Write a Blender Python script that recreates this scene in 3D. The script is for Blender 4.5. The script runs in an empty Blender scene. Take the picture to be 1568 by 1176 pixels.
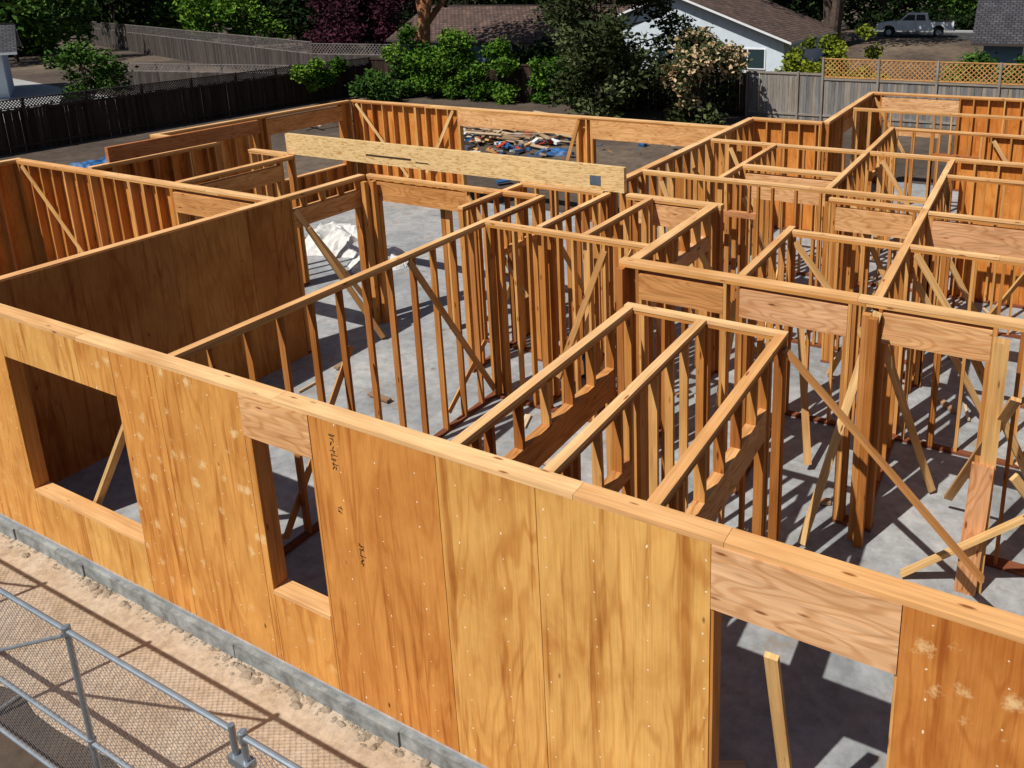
import bpy, math, random
import numpy as np
from mathutils import Vector, Matrix
from mathutils import noise as mn
random.seed(7); np.random.seed(7)
R=random.random
def U(a,b): return a+(b-a)*R()
H=2.75
sc=bpy.context.scene
COL=bpy.context.collection

# ------------------------------------------------------------------ materials
def mk(name):
    m=bpy.data.materials.new(name); m.use_nodes=True
    nt=m.node_tree; nt.nodes.clear()
    o=nt.nodes.new("ShaderNodeOutputMaterial"); b=nt.nodes.new("ShaderNodeBsdfPrincipled")
    nt.links.new(b.outputs[0],o.inputs[0])
    return m,nt,b
def N(nt,t,**kw):
    n=nt.nodes.new(t)
    for k,v in kw.items(): setattr(n,k,v)
    return n
def L(nt,a,b): nt.links.new(a,b)
def mapping(nt,src,scale,loc=(0,0,0)):
    mp=N(nt,"ShaderNodeMapping"); mp.inputs["Scale"].default_value=scale; mp.inputs["Location"].default_value=loc
    L(nt,src,mp.inputs[0]); return mp.outputs[0]
def noise(nt,vec,scale,detail=4,rough=.6,dist=0):
    n=N(nt,"ShaderNodeTexNoise"); n.inputs["Scale"].default_value=scale; n.inputs["Detail"].default_value=detail
    n.inputs["Roughness"].default_value=rough; n.inputs["Distortion"].default_value=dist
    if vec is not None: L(nt,vec,n.inputs["Vector"])
    return n.outputs["Fac"]
def ramp(nt,fac,stops,interp='LINEAR'):
    r=N(nt,"ShaderNodeValToRGB"); cr=r.color_ramp; cr.interpolation=interp
    while len(cr.elements)<len(stops): cr.elements.new(.5)
    for e,(p,c) in zip(cr.elements,stops):
        e.position=p; e.color=(c,c,c,1) if isinstance(c,(int,float)) else (*c,1)
    L(nt,fac,r.inputs[0]); return r.outputs[0]
def mix(nt,fac,a,b,mode='MIX'):
    m=N(nt,"ShaderNodeMix",data_type='RGBA',blend_type=mode)
    for sock,v in ((m.inputs[0],fac),(m.inputs[6],a),(m.inputs[7],b)):
        if isinstance(v,(int,float)): sock.default_value=v
        elif isinstance(v,tuple): sock.default_value=(*v,1)
        else: L(nt,v,sock)
    return m.outputs[2]
def mth(nt,op,a,b=None,c=None):
    n=N(nt,"ShaderNodeMath",operation=op)
    for i,v in enumerate((a,b,c)):
        if v is None: continue
        if isinstance(v,(int,float)): n.inputs[i].default_value=v
        else: L(nt,v,n.inputs[i])
    return n.outputs[0]
def attr(nt,name):
    a=N(nt,"ShaderNodeAttribute"); a.attribute_name=name; return a.outputs["Fac"]
def bump(nt,b,h,strength=.3,dist=.01):
    n=N(nt,"ShaderNodeBump"); n.inputs["Strength"].default_value=strength; n.inputs["Distance"].default_value=dist
    L(nt,h,n.inputs["Height"]); L(nt,n.outputs[0],b.inputs["Normal"])

def wood(name,tones,grain=.68,rough=.75,knots=True,swirl=False):
    m,nt,b=mk(name)
    uv=N(nt,"ShaderNodeUVMap",uv_map="UVMap").outputs[0]
    rnd=attr(nt,"rnd")
    base=ramp(nt,rnd,tones)
    g=noise(nt,mapping(nt,uv,(1.2,38,1)),1.0,3,.65,.4)
    gr=ramp(nt,g,[(.3,grain),(.62,1.08)])
    c=mix(nt,1.0,base,gr,'MULTIPLY')
    g2=noise(nt,mapping(nt,uv,(.8,3,1)),1.3,2)
    c=mix(nt,1.0,c,ramp(nt,g2,[(.3,(.82,.72,.62)),(.7,(1.1,1.1,1.1))]),'MULTIPLY')
    if swirl:
        n0=noise(nt,mapping(nt,uv,(.7,3.2,1)),1.0,2,.5)
        s=mth(nt,'SINE',mth(nt,'MULTIPLY',n0,95.0))
        c=mix(nt,1.0,c,ramp(nt,mth(nt,'MULTIPLY_ADD',s,.5,.5),[(0,(.82,.73,.64)),(.5,1.0)]),'MULTIPLY')
    if knots:
        v=N(nt,"ShaderNodeTexVoronoi"); v.inputs["Scale"].default_value=1.0
        L(nt,mapping(nt,uv,(2.2,9,1)),v.inputs["Vector"])
        k=ramp(nt,v.outputs["Distance"],[(.06,1.0),(.13,0.0)])
        c=mix(nt,k,c,mix(nt,1.0,c,(.36,.22,.13),'MULTIPLY'))
    L(nt,c,b.inputs["Base Color"]); b.inputs["Roughness"].default_value=rough
    b.inputs["Specular IOR Level"].default_value=.2
    bump(nt,b,g,.25,.004)
    return m
M={}
M['stud']=wood("framing_lumber",[(0,(.36,.135,.03)),(.25,(.50,.21,.05)),(.6,(.60,.29,.08)),(.85,(.68,.39,.14)),(1,(.42,.15,.035))])
M['plate']=wood("top_plate_lumber",[(0,(.70,.40,.17)),(.5,(.80,.52,.26)),(1,(.68,.36,.14))],.78)  # paler than the studs: sun on the wall tops is put into the colour
M['header']=wood("header_lumber",[(0,(.56,.27,.09)),(.5,(.70,.39,.16)),(.8,(.76,.47,.26)),(1,(.46,.17,.055))],grain=.75,swirl=True)
M['red']=wood("treated_sill_lumber",[(0,(.18,.06,.03)),(1,(.26,.10,.05))])
M['brace']=wood("brace_lumber",[(0,(.64,.38,.14)),(.5,(.74,.50,.23)),(1,(.50,.23,.07))])
M['fence_dark']=wood("weathered_fence_board",[(0,(.030,.018,.015)),(.5,(.045,.029,.023)),(1,(.065,.048,.038))],knots=False)
M['fence_mid']=wood("old_fence_board",[(0,(.05,.042,.042)),(.5,(.075,.065,.062)),(1,(.10,.092,.09))],knots=False)
M['fence_grey']=wood("grey_fence_board",[(0,(.16,.16,.165)),(.5,(.23,.235,.245)),(1,(.34,.30,.25))],knots=False)
M['lattice_new']=wood("new_lattice_wood",[(0,(.50,.25,.09)),(1,(.64,.36,.14))],knots=False)
M['lattice_old']=wood("old_lattice_wood",[(0,(.16,.15,.155)),(1,(.25,.235,.235))],knots=False)
M['scrap']=wood("scrap_lumber",[(0,(.25,.16,.10)),(.5,(.55,.42,.28)),(1,(.7,.57,.42))])

def plywood(name,tones,dark=False):
    m,nt,b=mk(name)
    uv=N(nt,"ShaderNodeUVMap",uv_map="UVMap").outputs[0]
    rnd=attr(nt,"rnd"); base=ramp(nt,rnd,tones)
    n0=noise(nt,mapping(nt,uv,(.38,2.1,1)),1.0,3,.5,.3)
    s=mth(nt,'SINE',mth(nt,'MULTIPLY',n0,70.0))
    amt=noise(nt,mapping(nt,uv,(.6,1.1,1),(7,3,0)),1.6,2)
    figc=ramp(nt,mth(nt,'MULTIPLY_ADD',s,.5,.5),[(0,(.78,.64,.50)),(.45,1.0)])
    c=mix(nt,ramp(nt,amt,[(.38,.15),(.62,.8)]),base,mix(nt,1.0,base,figc,'MULTIPLY'))
    g=noise(nt,mapping(nt,uv,(1.8,70,1)),1.0,3,.7,.2)
    c=mix(nt,1.0,c,ramp(nt,g,[(.28,.84),(.6,1.05)]),'MULTIPLY')
    st=noise(nt,mapping(nt,uv,(.45,9,1),(2,8,0)),1.0,4,.65,.5)
    c=mix(nt,1.0,c,ramp(nt,st,[(.34,(.70,.55,.42)),(.46,(1,1,1))]),'MULTIPLY')
    big=noise(nt,mapping(nt,uv,(.9,1.5,1)),1.3,5,.62,.4)
    c=mix(nt,1.0,c,ramp(nt,big,[(.30,(.80,.66,.52)),(.5,(.97,.94,.9)),(.68,(1.12,1.12,1.12))]),'MULTIPLY')
    v=N(nt,"ShaderNodeTexVoronoi"); v.inputs["Scale"].default_value=1.0
    L(nt,mapping(nt,uv,(2.0,4.6,1)),v.inputs["Vector"])
    k=ramp(nt,v.outputs["Distance"],[(.03,1.0),(.075,0.0)])
    sepc=N(nt,"ShaderNodeSeparateColor"); L(nt,v.outputs["Color"],sepc.inputs[0])
    c=mix(nt,mth(nt,'MULTIPLY',k,ramp(nt,sepc.outputs[0],[(.55,0.0),(.58,1.0)])),c,(.12,.045,.015))
    v2=N(nt,"ShaderNodeTexVoronoi"); v2.inputs["Scale"].default_value=1.0; v2.inputs["Randomness"].default_value=.75
    L(nt,mapping(nt,uv,(4.6,4.6,1),(3.3,1.7,0)),v2.inputs["Vector"])
    nn=noise(nt,mapping(nt,uv,(14,14,1)),1.0,5,.75)
    ad=mth(nt,'MULTIPLY_ADD',nn,1.0,v2.outputs["Distance"])
    msk=mth(nt,'MULTIPLY',ramp(nt,ad,[(.56,.75),(.78,0.0)]),attr(nt,"plug"))
    c=mix(nt,msk,c,(.82,.58,.29))
    wob=noise(nt,mapping(nt,uv,(3,3,1)),1.0,2)
    sx=N(nt,"ShaderNodeSeparateXYZ"); L(nt,uv,sx.inputs[0])
    def fd(sock,step,off,wa):
        q=mth(nt,'MULTIPLY_ADD',wob,wa,sock); a=mth(nt,'MULTIPLY_ADD',q,1/step,off)
        q=mth(nt,'MULTIPLY',mth(nt,'SUBTRACT',mth(nt,'FRACT',a),.5),step); return mth(nt,'MULTIPLY',q,q)
    s2=mth(nt,'LESS_THAN',mth(nt,'ADD',fd(sx.outputs[0],.24,.2,.25),fd(sx.outputs[1],.39,.52,.06)),.00004)
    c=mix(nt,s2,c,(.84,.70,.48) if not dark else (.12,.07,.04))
    L(nt,c,b.inputs["Base Color"]); b.inputs["Roughness"].default_value=.75; b.inputs["Specular IOR Level"].default_value=.2
    bump(nt,b,g,.2,.003)
    return m
M['ply']=plywood("plywood_sheathing",[(0,(.56,.22,.05)),(.33,(.66,.31,.078)),(.66,(.70,.40,.12)),(1,(.75,.49,.19))])
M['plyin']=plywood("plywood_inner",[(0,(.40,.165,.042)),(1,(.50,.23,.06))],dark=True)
M['plybk']=plywood("plywood_orange",[(0,(.58,.21,.04)),(1,(.68,.29,.065))])

def simple(name,col,rough=.8,metal=0,nscale=0,lo=.8,hi=1.1,spec=.3,bs=0):
    m,nt,b=mk(name)
    if nscale:
        tc=N(nt,"ShaderNodeTexCoord").outputs["Object"]
        n=noise(nt,tc,nscale,5,.6)
        c=mix(nt,1.0,col,ramp(nt,n,[(.3,lo),(.7,hi)]),'MULTIPLY'); L(nt,c,b.inputs["Base Color"])
        if bs: bump(nt,b,n,bs,.02)
    else: b.inputs["Base Color"].default_value=(*col,1)
    b.inputs["Roughness"].default_value=rough; b.inputs["Metallic"].default_value=metal; b.inputs["Specular IOR Level"].default_value=spec
    return m
M['galv']=simple("galvanised_steel",(.36,.41,.46),.45,.7,8,.8,1.1,.5)
M['white']=simple("white_paint",(.78,.80,.82),.4,0,3,.92,1.05)
M['whitewall']=simple("pale_stucco_wall",(.62,.70,.78),.9,0,2,.9,1.05)
M['teal']=simple("blue_grey_siding",(.10,.17,.22),.8,0,2,.85,1.1)
M['glass']=simple("window_glass",(.03,.05,.06),.08,0,0,spec=.6)
M['rubber']=simple("black_rubber",(.015,.015,.015),.7)
M['tarp']=simple("blue_tarp",(.03,.12,.30),.5,0,6,.6,1.3,bs=.4)
M['plastic']=simple("white_plastic_sheet",(.66,.66,.64),.5,0,9,.75,1.1,bs=.4)
M['black']=simple("black_ink",(.05,.03,.015),.6)
M['platesteel']=simple("steel_strap_plate",(.16,.20,.27),.45,.5,10)
M['redplastic']=simple("red_plastic",(.45,.05,.02),.4)
M['bark']=simple("tree_bark",(.09,.065,.05),.9,0,4,.5,1.4,bs=.8)
M['barkred']=simple("reddish_bark",(.34,.15,.07),.9,0,3,.5,1.3,bs=.8)
M['trim']=simple("dark_trim",(.05,.04,.035),.7)

m,nt,b=mk("strand_beam"); uv=N(nt,"ShaderNodeUVMap",uv_map="UVMap").outputs[0]
v=N(nt,"ShaderNodeTexVoronoi"); v.inputs["Scale"].default_value=1; L(nt,mapping(nt,uv,(12,75,1)),v.inputs["Vector"])
sepc=N(nt,"ShaderNodeSeparateColor"); L(nt,v.outputs["Color"],sepc.inputs[0])
c=ramp(nt,sepc.outputs[0],[(0,(.44,.25,.09)),(.3,(.66,.44,.19)),(1,(.76,.56,.28))])
L(nt,c,b.inputs["Base Color"]); b.inputs["Roughness"].default_value=.75; M['lvl']=m

m,nt,b=mk("slab_concrete"); tc=N(nt,"ShaderNodeTexCoord").outputs["Object"]
n1=noise(nt,tc,.7,6,.68,.4); n2=noise(nt,tc,6,5,.7)
c=ramp(nt,n1,[(.3,(.20,.22,.235)),(.5,(.31,.325,.335)),(.72,(.43,.43,.425))])
c=mix(nt,1.0,c,ramp(nt,n2,[(.3,.70),(.65,1.12)]),'MULTIPLY')
n3=noise(nt,mapping(nt,tc,(1,1,1),(9,4,0)),2.6,5,.65,.8)
c=mix(nt,ramp(nt,n3,[(.56,0.0),(.68,.65)]),c,(.25,.20,.15))
v=N(nt,"ShaderNodeTexVoronoi"); v.inputs["Scale"].default_value=1.7; L(nt,tc,v.inputs["Vector"])
c=mix(nt,ramp(nt,v.outputs["Distance"],[(.04,.6),(.10,0.)]),c,(.12,.11,.10))
L(nt,c,b.inputs["Base Color"]); b.inputs["Roughness"].default_value=.75; bump(nt,b,n2,.2,.01); M['slab']=m
M['footing']=simple("footing_concrete",(.27,.29,.29),.9,0,7,.45,1.25,bs=.6)

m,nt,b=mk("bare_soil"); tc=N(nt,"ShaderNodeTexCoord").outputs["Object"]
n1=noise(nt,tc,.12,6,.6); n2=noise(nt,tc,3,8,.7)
c=ramp(nt,n1,[(.35,(.050,.034,.024)),(.5,(.085,.06,.043)),(.68,(.17,.125,.085))])  # brown soil, tone lowered further to paint in the shade over the yard
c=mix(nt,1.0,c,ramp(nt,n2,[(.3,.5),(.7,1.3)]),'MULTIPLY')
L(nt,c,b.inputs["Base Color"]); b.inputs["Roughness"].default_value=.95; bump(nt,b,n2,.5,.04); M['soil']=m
def dusty(name,k):
    m,nt,b=mk(name); tc=N(nt,"ShaderNodeTexCoord").outputs["Object"]
    n1=noise(nt,tc,1.1,8,.7,.5); n2=noise(nt,tc,14,6,.7)
    c=ramp(nt,n1,[(.3,(.38*k,.27*k,.17*k)),(.46,(.50*k,.385*k,.275*k)),(.7,(.57*k,.475*k,.37*k))])
    c=mix(nt,1.0,c,ramp(nt,n2,[(.3,.68),(.6,1.05)]),'MULTIPLY')
    L(nt,c,b.inputs["Base Color"]); b.inputs["Roughness"].default_value=.95; bump(nt,b,n2,.5,.02); return m
M['path']=dusty("dusty_path",1.0); M['rock']=dusty("rubble_stone",.62)
M['asphalt']=simple("asphalt",(.06,.06,.062),.9,0,3,.8,1.15)
M['pave']=simple("concrete_paving",(.36,.36,.36),.9,0,1.5,.85,1.08)

def roofmat(name,ca,cb):
    m,nt,b=mk(name); uv=N(nt,"ShaderNodeUVMap",uv_map="UVMap").outputs[0]
    br=N(nt,"ShaderNodeTexBrick"); br.inputs["Scale"].default_value=1; br.inputs["Brick Width"].default_value=.35; br.inputs["Row Height"].default_value=.28
    br.inputs["Mortar Size"].default_value=.03; br.inputs["Color1"].default_value=(*ca,1); br.inputs["Color2"].default_value=(*cb,1); br.inputs["Mortar"].default_value=(.01,.008,.007,1)
    L(nt,uv,br.inputs["Vector"])
    n=noise(nt,mapping(nt,uv,(1,1,1)),1.2,5)
    c=mix(nt,1.0,br.outputs["Color"],ramp(nt,n,[(.3,.55),(.7,1.25)]),'MULTIPLY')
    L(nt,c,b.inputs["Base Color"]); b.inputs["Roughness"].default_value=.9; bump(nt,b,br.outputs["Fac"],-.8,.05); return m
M['roofbrown']=roofmat("brown_roof_tiles",(.08,.045,.036),(.15,.09,.068))
M['roofgrey']=roofmat("grey_roof_shingles",(.04,.04,.05),(.075,.075,.085))

def leafmat(name,tones):
    m=bpy.data.materials.new(name); m.use_nodes=True; nt=m.node_tree; nt.nodes.clear()
    o=N(nt,"ShaderNodeOutputMaterial"); d=N(nt,"ShaderNodeBsdfDiffuse"); c=ramp(nt,attr(nt,"rnd"),tones)
    L(nt,c,d.inputs[0]); L(nt,d.outputs[0],o.inputs[0]); return m
M['leaf']=leafmat("green_leaves",[(0,(.016,.038,.008)),(.5,(.045,.10,.02)),(1,(.11,.20,.04))])
M['leafdark']=leafmat("dark_leaves",[(0,(.008,.016,.006)),(.6,(.018,.034,.012)),(1,(.045,.07,.022))])
M['ivy']=leafmat("ivy_leaves",[(0,(.02,.05,.008)),(.5,(.06,.14,.017)),(1,(.18,.31,.04))])
M['leafpurple']=leafmat("purple_leaves",[(0,(.02,.012,.018)),(1,(.10,.03,.05))])
M['leafyellow']=leafmat("yellow_green_leaves",[(0,(.06,.09,.012)),(1,(.27,.32,.03))])
M['olive']=leafmat("olive_leaves",[(0,(.014,.022,.009)),(.6,(.05,.067,.026)),(1,(.13,.155,.07))])
M['cream']=leafmat("cream_blossom",[(0,(.24,.15,.07)),(1,(.62,.47,.28))])

# ------------------------------------------------------------------ mesh builder
class B:
    def __init__(s): s.v=[];s.f=[];s.uv=[];s.r=[];s.m=[];s.p=[];s.mats=[]
    def mi(s,k):
        if k not in s.mats: s.mats.append(k)
        return s.mats.index(k)
    def bar(s,p0,p1,w,d,side,mat,rnd=None,plug=0.0):
        p0=Vector(p0);p1=Vector(p1); l=p1-p0; Ln=l.length; l=l/Ln
        sd=Vector(side); sd=(sd-l*sd.dot(l)).normalized(); t=l.cross(sd)
        rnd=R() if rnd is None else rnd; ou=U(0,60); ov=U(0,60); k=s.mi(mat); b0=len(s.v)
        for a in (0,1):
            for i,j in ((-1,-1),(1,-1),(1,1),(-1,1)):
                s.v.append(tuple(p0+l*Ln*a+sd*(w/2*i)+t*(d/2*j)))
        def add(idx,uvs): s.f.append([b0+i for i in idx]); s.uv.append([(ou+a,ov+b_) for a,b_ in uvs]); s.r.append(rnd); s.m.append(k); s.p.append(plug)
        add((0,4,5,1),[(0,0),(Ln,0),(Ln,w),(0,w)]); add((1,5,6,2),[(0,w),(Ln,w),(Ln,w+d),(0,w+d)])
        add((2,6,7,3),[(0,w+d),(Ln,w+d),(Ln,2*w+d),(0,2*w+d)]); add((3,7,4,0),[(0,0),(Ln,0),(Ln,d),(0,d)])
        add((3,0,1,2),[(0,0),(.02,0),(.02,w),(0,w)]); add((4,7,6,5),[(0,0),(.02,0),(.02,w),(0,w)])
    def box(s,x0,x1,y0,y1,z0,z1,mat,rnd=None,plug=0.0,axis=None):
        dx,dy,dz=x1-x0,y1-y0,z1-z0; cx,cy,cz=(x0+x1)/2,(y0+y1)/2,(z0+z1)/2
        if axis is None: axis='x' if dx>=dy and dx>=dz else ('y' if dy>=dz else 'z')
        if axis=='x': s.bar((x0,cy,cz),(x1,cy,cz),dz,dy,(0,0,1),mat,rnd,plug)
        elif axis=='y': s.bar((cx,y0,cz),(cx,y1,cz),dz,dx,(0,0,1),mat,rnd,plug)
        else:
            if dx>=dy: s.bar((cx,cy,z0),(cx,cy,z1),dx,dy,(1,0,0),mat,rnd,plug)
            else: s.bar((cx,cy,z0),(cx,cy,z1),dy,dx,(0,1,0),mat,rnd,plug)
    def poly(s,pts,mat,uvs=None,rnd=.5):
        b0=len(s.v); s.v+= [tuple(p) for p in pts]; s.f.append(list(range(b0,b0+len(pts)))); s.uv.append(uvs or [(p[0],p[1]) for p in pts]); s.r.append(rnd); s.m.append(s.mi(mat)); s.p.append(0)
    def cyl(s,p0,p1,r0,r1,mat,n=10,caps=True):
        p0=Vector(p0);p1=Vector(p1);l=(p1-p0).normalized(); a=l.orthogonal().normalized(); c=l.cross(a); b0=len(s.v); rn=R()
        for p,r in ((p0,r0),(p1,r1)):
            for i in range(n):
                t=2*math.pi*i/n; s.v.append(tuple(p+(a*math.cos(t)+c*math.sin(t))*r))
        k=s.mi(mat)
        for i in range(n):
            j=(i+1)%n; s.f.append([b0+i,b0+j,b0+n+j,b0+n+i]); s.uv.append([(i/n,0),((i+1)/n,0),((i+1)/n,1),(i/n,1)]); s.r.append(rn); s.m.append(k); s.p.append(0)
        if caps:
            s.f.append([b0+i for i in range(n)][::-1]); s.uv.append([(0,0)]*n); s.r.append(rn); s.m.append(k); s.p.append(0)
            s.f.append([b0+n+i for i in range(n)]); s.uv.append([(0,0)]*n); s.r.append(rn); s.m.append(k); s.p.append(0)
    def obj(s,name,parent=None,bevel=0):
        me=bpy.data.meshes.new(name); me.from_pydata(s.v,[],s.f)
        uvl=me.uv_layers.new(name="UVMap"); flat=[c for f in s.uv for q in f for c in q]; uvl.data.foreach_set("uv",flat)
        a=me.attributes.new("rnd",'FLOAT','FACE'); a.data.foreach_set("value",s.r)
        a=me.attributes.new("plug",'FLOAT','FACE'); a.data.foreach_set("value",s.p)
        for k in s.mats: me.materials.append(M[k])
        me.polygons.foreach_set("material_index",s.m); me.update()
        o=bpy.data.objects.new(name,me); COL.objects.link(o)
        if parent: o.parent=parent
        if bevel:
            md=o.modifiers.new("b",'BEVEL'); md.width=bevel; md.segments=2
        return o
def empty(name):
    o=bpy.data.objects.new(name,None); COL.objects.link(o); return o

# ------------------------------------------------------------------ house
house=empty("unfinished_house")
wi=[0]
def stud_wall(ax,c,a,b,w=.09,sp=.40,ops=(),sheath=0,sheath_rng=None,braces=(),name="stud_wall",sheath_mat='plybk',dbl=True,blocks=False):
    """ax 'x': wall runs along X at y=c from a to b ; ops: (s0,s1,sill,head,hdepth)"""
    wi[0]+=1; dz=((wi[0]*7)%11)*.0013; dw=((wi[0]*5)%7)*.0009; Ht=H+dz-.006
    g=B(); w=w+dw
    def P(s,t,z): return (s,c+t,z) if ax=='x' else (c+t,s,z)
    sv=(0,1,0) if ax=='x' else (1,0,0); av=(1,0,0) if ax=='x' else (0,1,0)
    ztop=Ht
    def run(z0,z1,mat,segs,ww):
        for s0,s1 in segs: 
            o1,o2=U(-.004,.004),U(-.004,.004); g.bar(P(s0,o1,(z0+z1)/2),P(s1,o2,(z0+z1)/2),ww,z1-z0,sv,mat)
    def split(a,b,step):
        out=[];s=a
        while s<b-.01:
            e=min(b,s+step*U(.8,1.2))
            if b-e<.5: e=b
            out.append((s,e-.004 if e<b else e)); s=e
        return out
    run(ztop-.038,ztop,'plate',split(a,b,3.2),w)
    run(ztop-.077,ztop-.0385,'stud',split(a,b,2.6),w-.004)
    segs=[(a,b)]
    for o in ops:
        if o[2]<=0.01:
            ns=[]
            for s0,s1 in segs:
                if o[0]>s0 and o[1]<s1: ns+=[(s0,o[0]),(o[1],s1)]
                elif o[0]<=s0<o[1]<s1: ns.append((o[1],s1))
                elif s0<o[0]<s1<=o[1]: ns.append((s0,o[0]))
                elif o[0]<=s0 and o[1]>=s1: pass
                else: ns.append((s0,s1))
            segs=ns
    for s0,s1 in segs: g.bar(P(s0,0,.0205),P(s1,0,.0205),w+.003,.037,sv,'red')
    zs0=.04; zs1=ztop-.078
    def stud(s,z0=zs0,z1=zs1,mat='stud',wid=.038,wk=0):
        g.bar(P(s+U(-.008,.008),wk,z0),P(s+U(-.008,.008),wk,z1),w-.006,wid,sv,mat)
    def inop(s):
        for o in ops:
            if o[0]-.06<s<o[1]+.06: return o
        return None
    s=a+.02; stud(s); stud(a+.06) ; stud(b-.02)
    if w>.12 or R()<.5: stud(b-.06)
    s=a+sp
    while s<b-.1:
        o=inop(s)
        if o is None:
            stud(s)
            if R()<.14: stud(s+.04)
        else:
            zh=o[3]+o[4]
            if zh<zs1-.12 and o[0]<s<o[1]: stud(s,zh+.002,zs1)
            if o[2]>.1 and o[0]<s<o[1]: stud(s,zs0,o[2]-.04)
        s+=sp
    for o in ops:
        s0,s1,sill,head,hd=o
        for e,sg in ((s0,-1),(s1,1)):
            if a<=e+sg*.06<=b: 
                g.bar(P(e+sg*.019,0,zs0),P(e+sg*.019,0,head),w-.006,.037,sv,'stud')
                g.bar(P(e+sg*.058,0,zs0),P(e+sg*.058,0,zs1),w-.005,.038,sv,'stud')
        h1=min(head+hd,zs1); g.bar(P(s0-.036,0,(head+h1)/2),P(s1+.036,0,(head+h1)/2),h1-head-.002,w-.002,(0,0,1),'header')
        if sill>.1: g.bar(P(s0+.001,0,sill-.02),P(s1-.001,0,sill-.02),w+.002,.038,sv,'plate')
    if blocks:
        s=a+.04
        while s<b-sp:
            if inop(s) is None and inop(s+sp) is None: 
                z=1.35+U(-.06,.06); g.bar(P(s+.02,0,z),P(s+sp-.02,0,z),w-.01,.038,sv,'stud')
            s+=sp
    if sheath:
        r0,r1=sheath_rng or (a-.02,b+.02); s=r0
        while s<r1-.02:
            e=min(s+1.22,r1); t=sheath*(w/2+.008)
            pcs=[(s,e,-.02,ztop-.02)]
            for o in ops:
                npc=[]
                for (q0,q1,z0,z1) in pcs:
                    if o[1]<=q0 or o[0]>=q1: npc.append((q0,q1,z0,z1)); continue
                    if o[0]>q0: npc.append((q0,o[0],z0,z1))
                    if o[1]<q1: npc.append((o[1],q1,z0,z1))
                    m0,m1=max(q0,o[0]),min(q1,o[1])
                    if o[2]>.1: npc.append((m0,m1,z0,o[2]-.04))
                pcs=npc
            rn=R()
            for (q0,q1,z0,z1) in pcs:
                if q1-q0<.03 or z1-z0<.05: continue
                x=(q0+q1)/2; g.bar(P(x,t,z0),P(x,t,z1),q1-q0-.005,.012,av,sheath_mat,rn)
            s=e
    for br in braces:
        s0,z0,s1,z1,sd=br[:5]; t=sd*(w/2+.012+R()*.002)
        g.bar(P(s0,t,z0),P(s1,t,z1),.088,.02,(av[0]*(z1-z0),av[1]*(z1-z0),-(s1-s0)),'brace')
    return g.obj(name,house)

# --- front wall
g=B(); y0,y1=.013,.152
for s0,s1 in ((-8.0,-5.3),(-5.3,-2.55),(-2.55,.3),(.3,1.35),(1.35,4.2),(4.2,6.5)):
    g.box(s0,s1-.003,-.001+U(-.002,.001),y1,H-.038,H,'plate')
for s0,s1 in ((-8.0,-6.1),(-6.1,-3.6),(-3.6,-1.2),(-1.2,2.2),(2.2,6.5)):
    g.box(s0,s1-.003,y0,y1-.003,H-.077,H-.0385,'stud')
for s0,s1 in ((-8.0,1.27),(2.37,6.5)): g.box(s0,s1,y0-.002,y1,.001,.039,'red')
fops=[(-6.75,-4.78,.62,2.24),(-2.88,-2.18,.78,2.31),(1.29,2.36,0,2.25)]
s=-7.98
while s<6.5:
    o=[q for q in fops if q[0]-.08<s<q[1]+.08]
    if not o: g.bar((s,(y0+y1)/2,.04),(s,(y0+y1)/2,H-.078),.132,.038,(0,1,0),'stud')
    elif o[0][2]>.1 and o[0][0]<s<o[0][1]: g.bar((s,(y0+y1)/2,.04),(s,(y0+y1)/2,o[0][2]-.04),.132,.038,(0,1,0),'stud')
    s+=.406
for x0,x1,si,he in fops:
    for e,sg in ((x0,-1),(x1,1)):
        g.bar((e+sg*.019,.08,.041),(e+sg*.019,.08,he),.142,.037,(0,1,0),'stud')
        g.bar((e+sg*.058,.08,.041),(e+sg*.058,.08,H-.078),.136,.038,(0,1,0),'stud')
    if si>.1:
        g.box(x0+.001,x1-.001,-.004,y1+.002,si-.04,si,'plate')
g.box(-6.79,-4.74,y0+.001,y1-.002,2.24,H-.079,'header')
g.box(-2.965,-2.152,-.006,y1-.002,2.31,H-.04,'header',.62)
g.box(1.272,2.372,-.006,y1-.002,2.25,H-.04,'header',.8)
g.obj("front_wall_framing",house)
g=B()
def panel(x0,x1,z0,z1,rn,plug=0.0,y=.005,dep=.012): g.bar(((x0+x1)/2,y,z0),((x0+x1)/2,y,z1),x1-x0-.006,dep,(1,0,0),'ply',rn,plug)
zb=-.03; zt=H-.039
panel(-8.0,-6.75,zb,zt,.38,.3); panel(-6.75,-5.35,2.24,zt,.58,.2); panel(-5.35,-4.78,2.24,zt,.42,1)
panel(-6.75,-5.85,zb,.58,.5,0); panel(-5.85,-4.78,zb,.58,.62,.2)
panel(-4.78,-4.12,zb,zt,.28,.9); panel(-4.12,-2.965,zb,zt,.38,1)
panel(-2.965,-2.88,zb,2.31,.38,1); panel(-2.88,-2.18,zb,.74,.34,.4); panel(-2.18,-2.15,zb,2.31,.2,0)
panel(-2.15,-.86,zb,zt,.16,0); panel(-.86,0,zb,zt,.55,0); panel(0,1.27,zb,zt,.62,0)
panel(2.374,3.6,zb,zt,.04,1); panel(3.6,4.85,zb,zt,.3,.3); panel(4.85,6.5,zb,zt,.5,0)
rs=random.Random(3)
for (zc,n_) in ((2.60,9),(1.95,2),(1.66,6)):
    z=zc
    for i in range(n_):
        x=-1.93+rs.uniform(-.01,.01)
        if zc==1.66: x=-1.74
        for k_ in range(rs.choice([1,2,2])):
            if rs.random()<.5: g.bar((x,-.0022,z-.012*k_),(x+rs.uniform(.03,.07),-.0022,z-.012*k_),.007,.0012,(0,0,1),'black')
            else: g.bar((x+rs.uniform(0,.05),-.0026,z+.008),(x+rs.uniform(0,.05),-.0026,z-.024),.008,.0012,(1,0,0),'black')
        z-=.036
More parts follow.
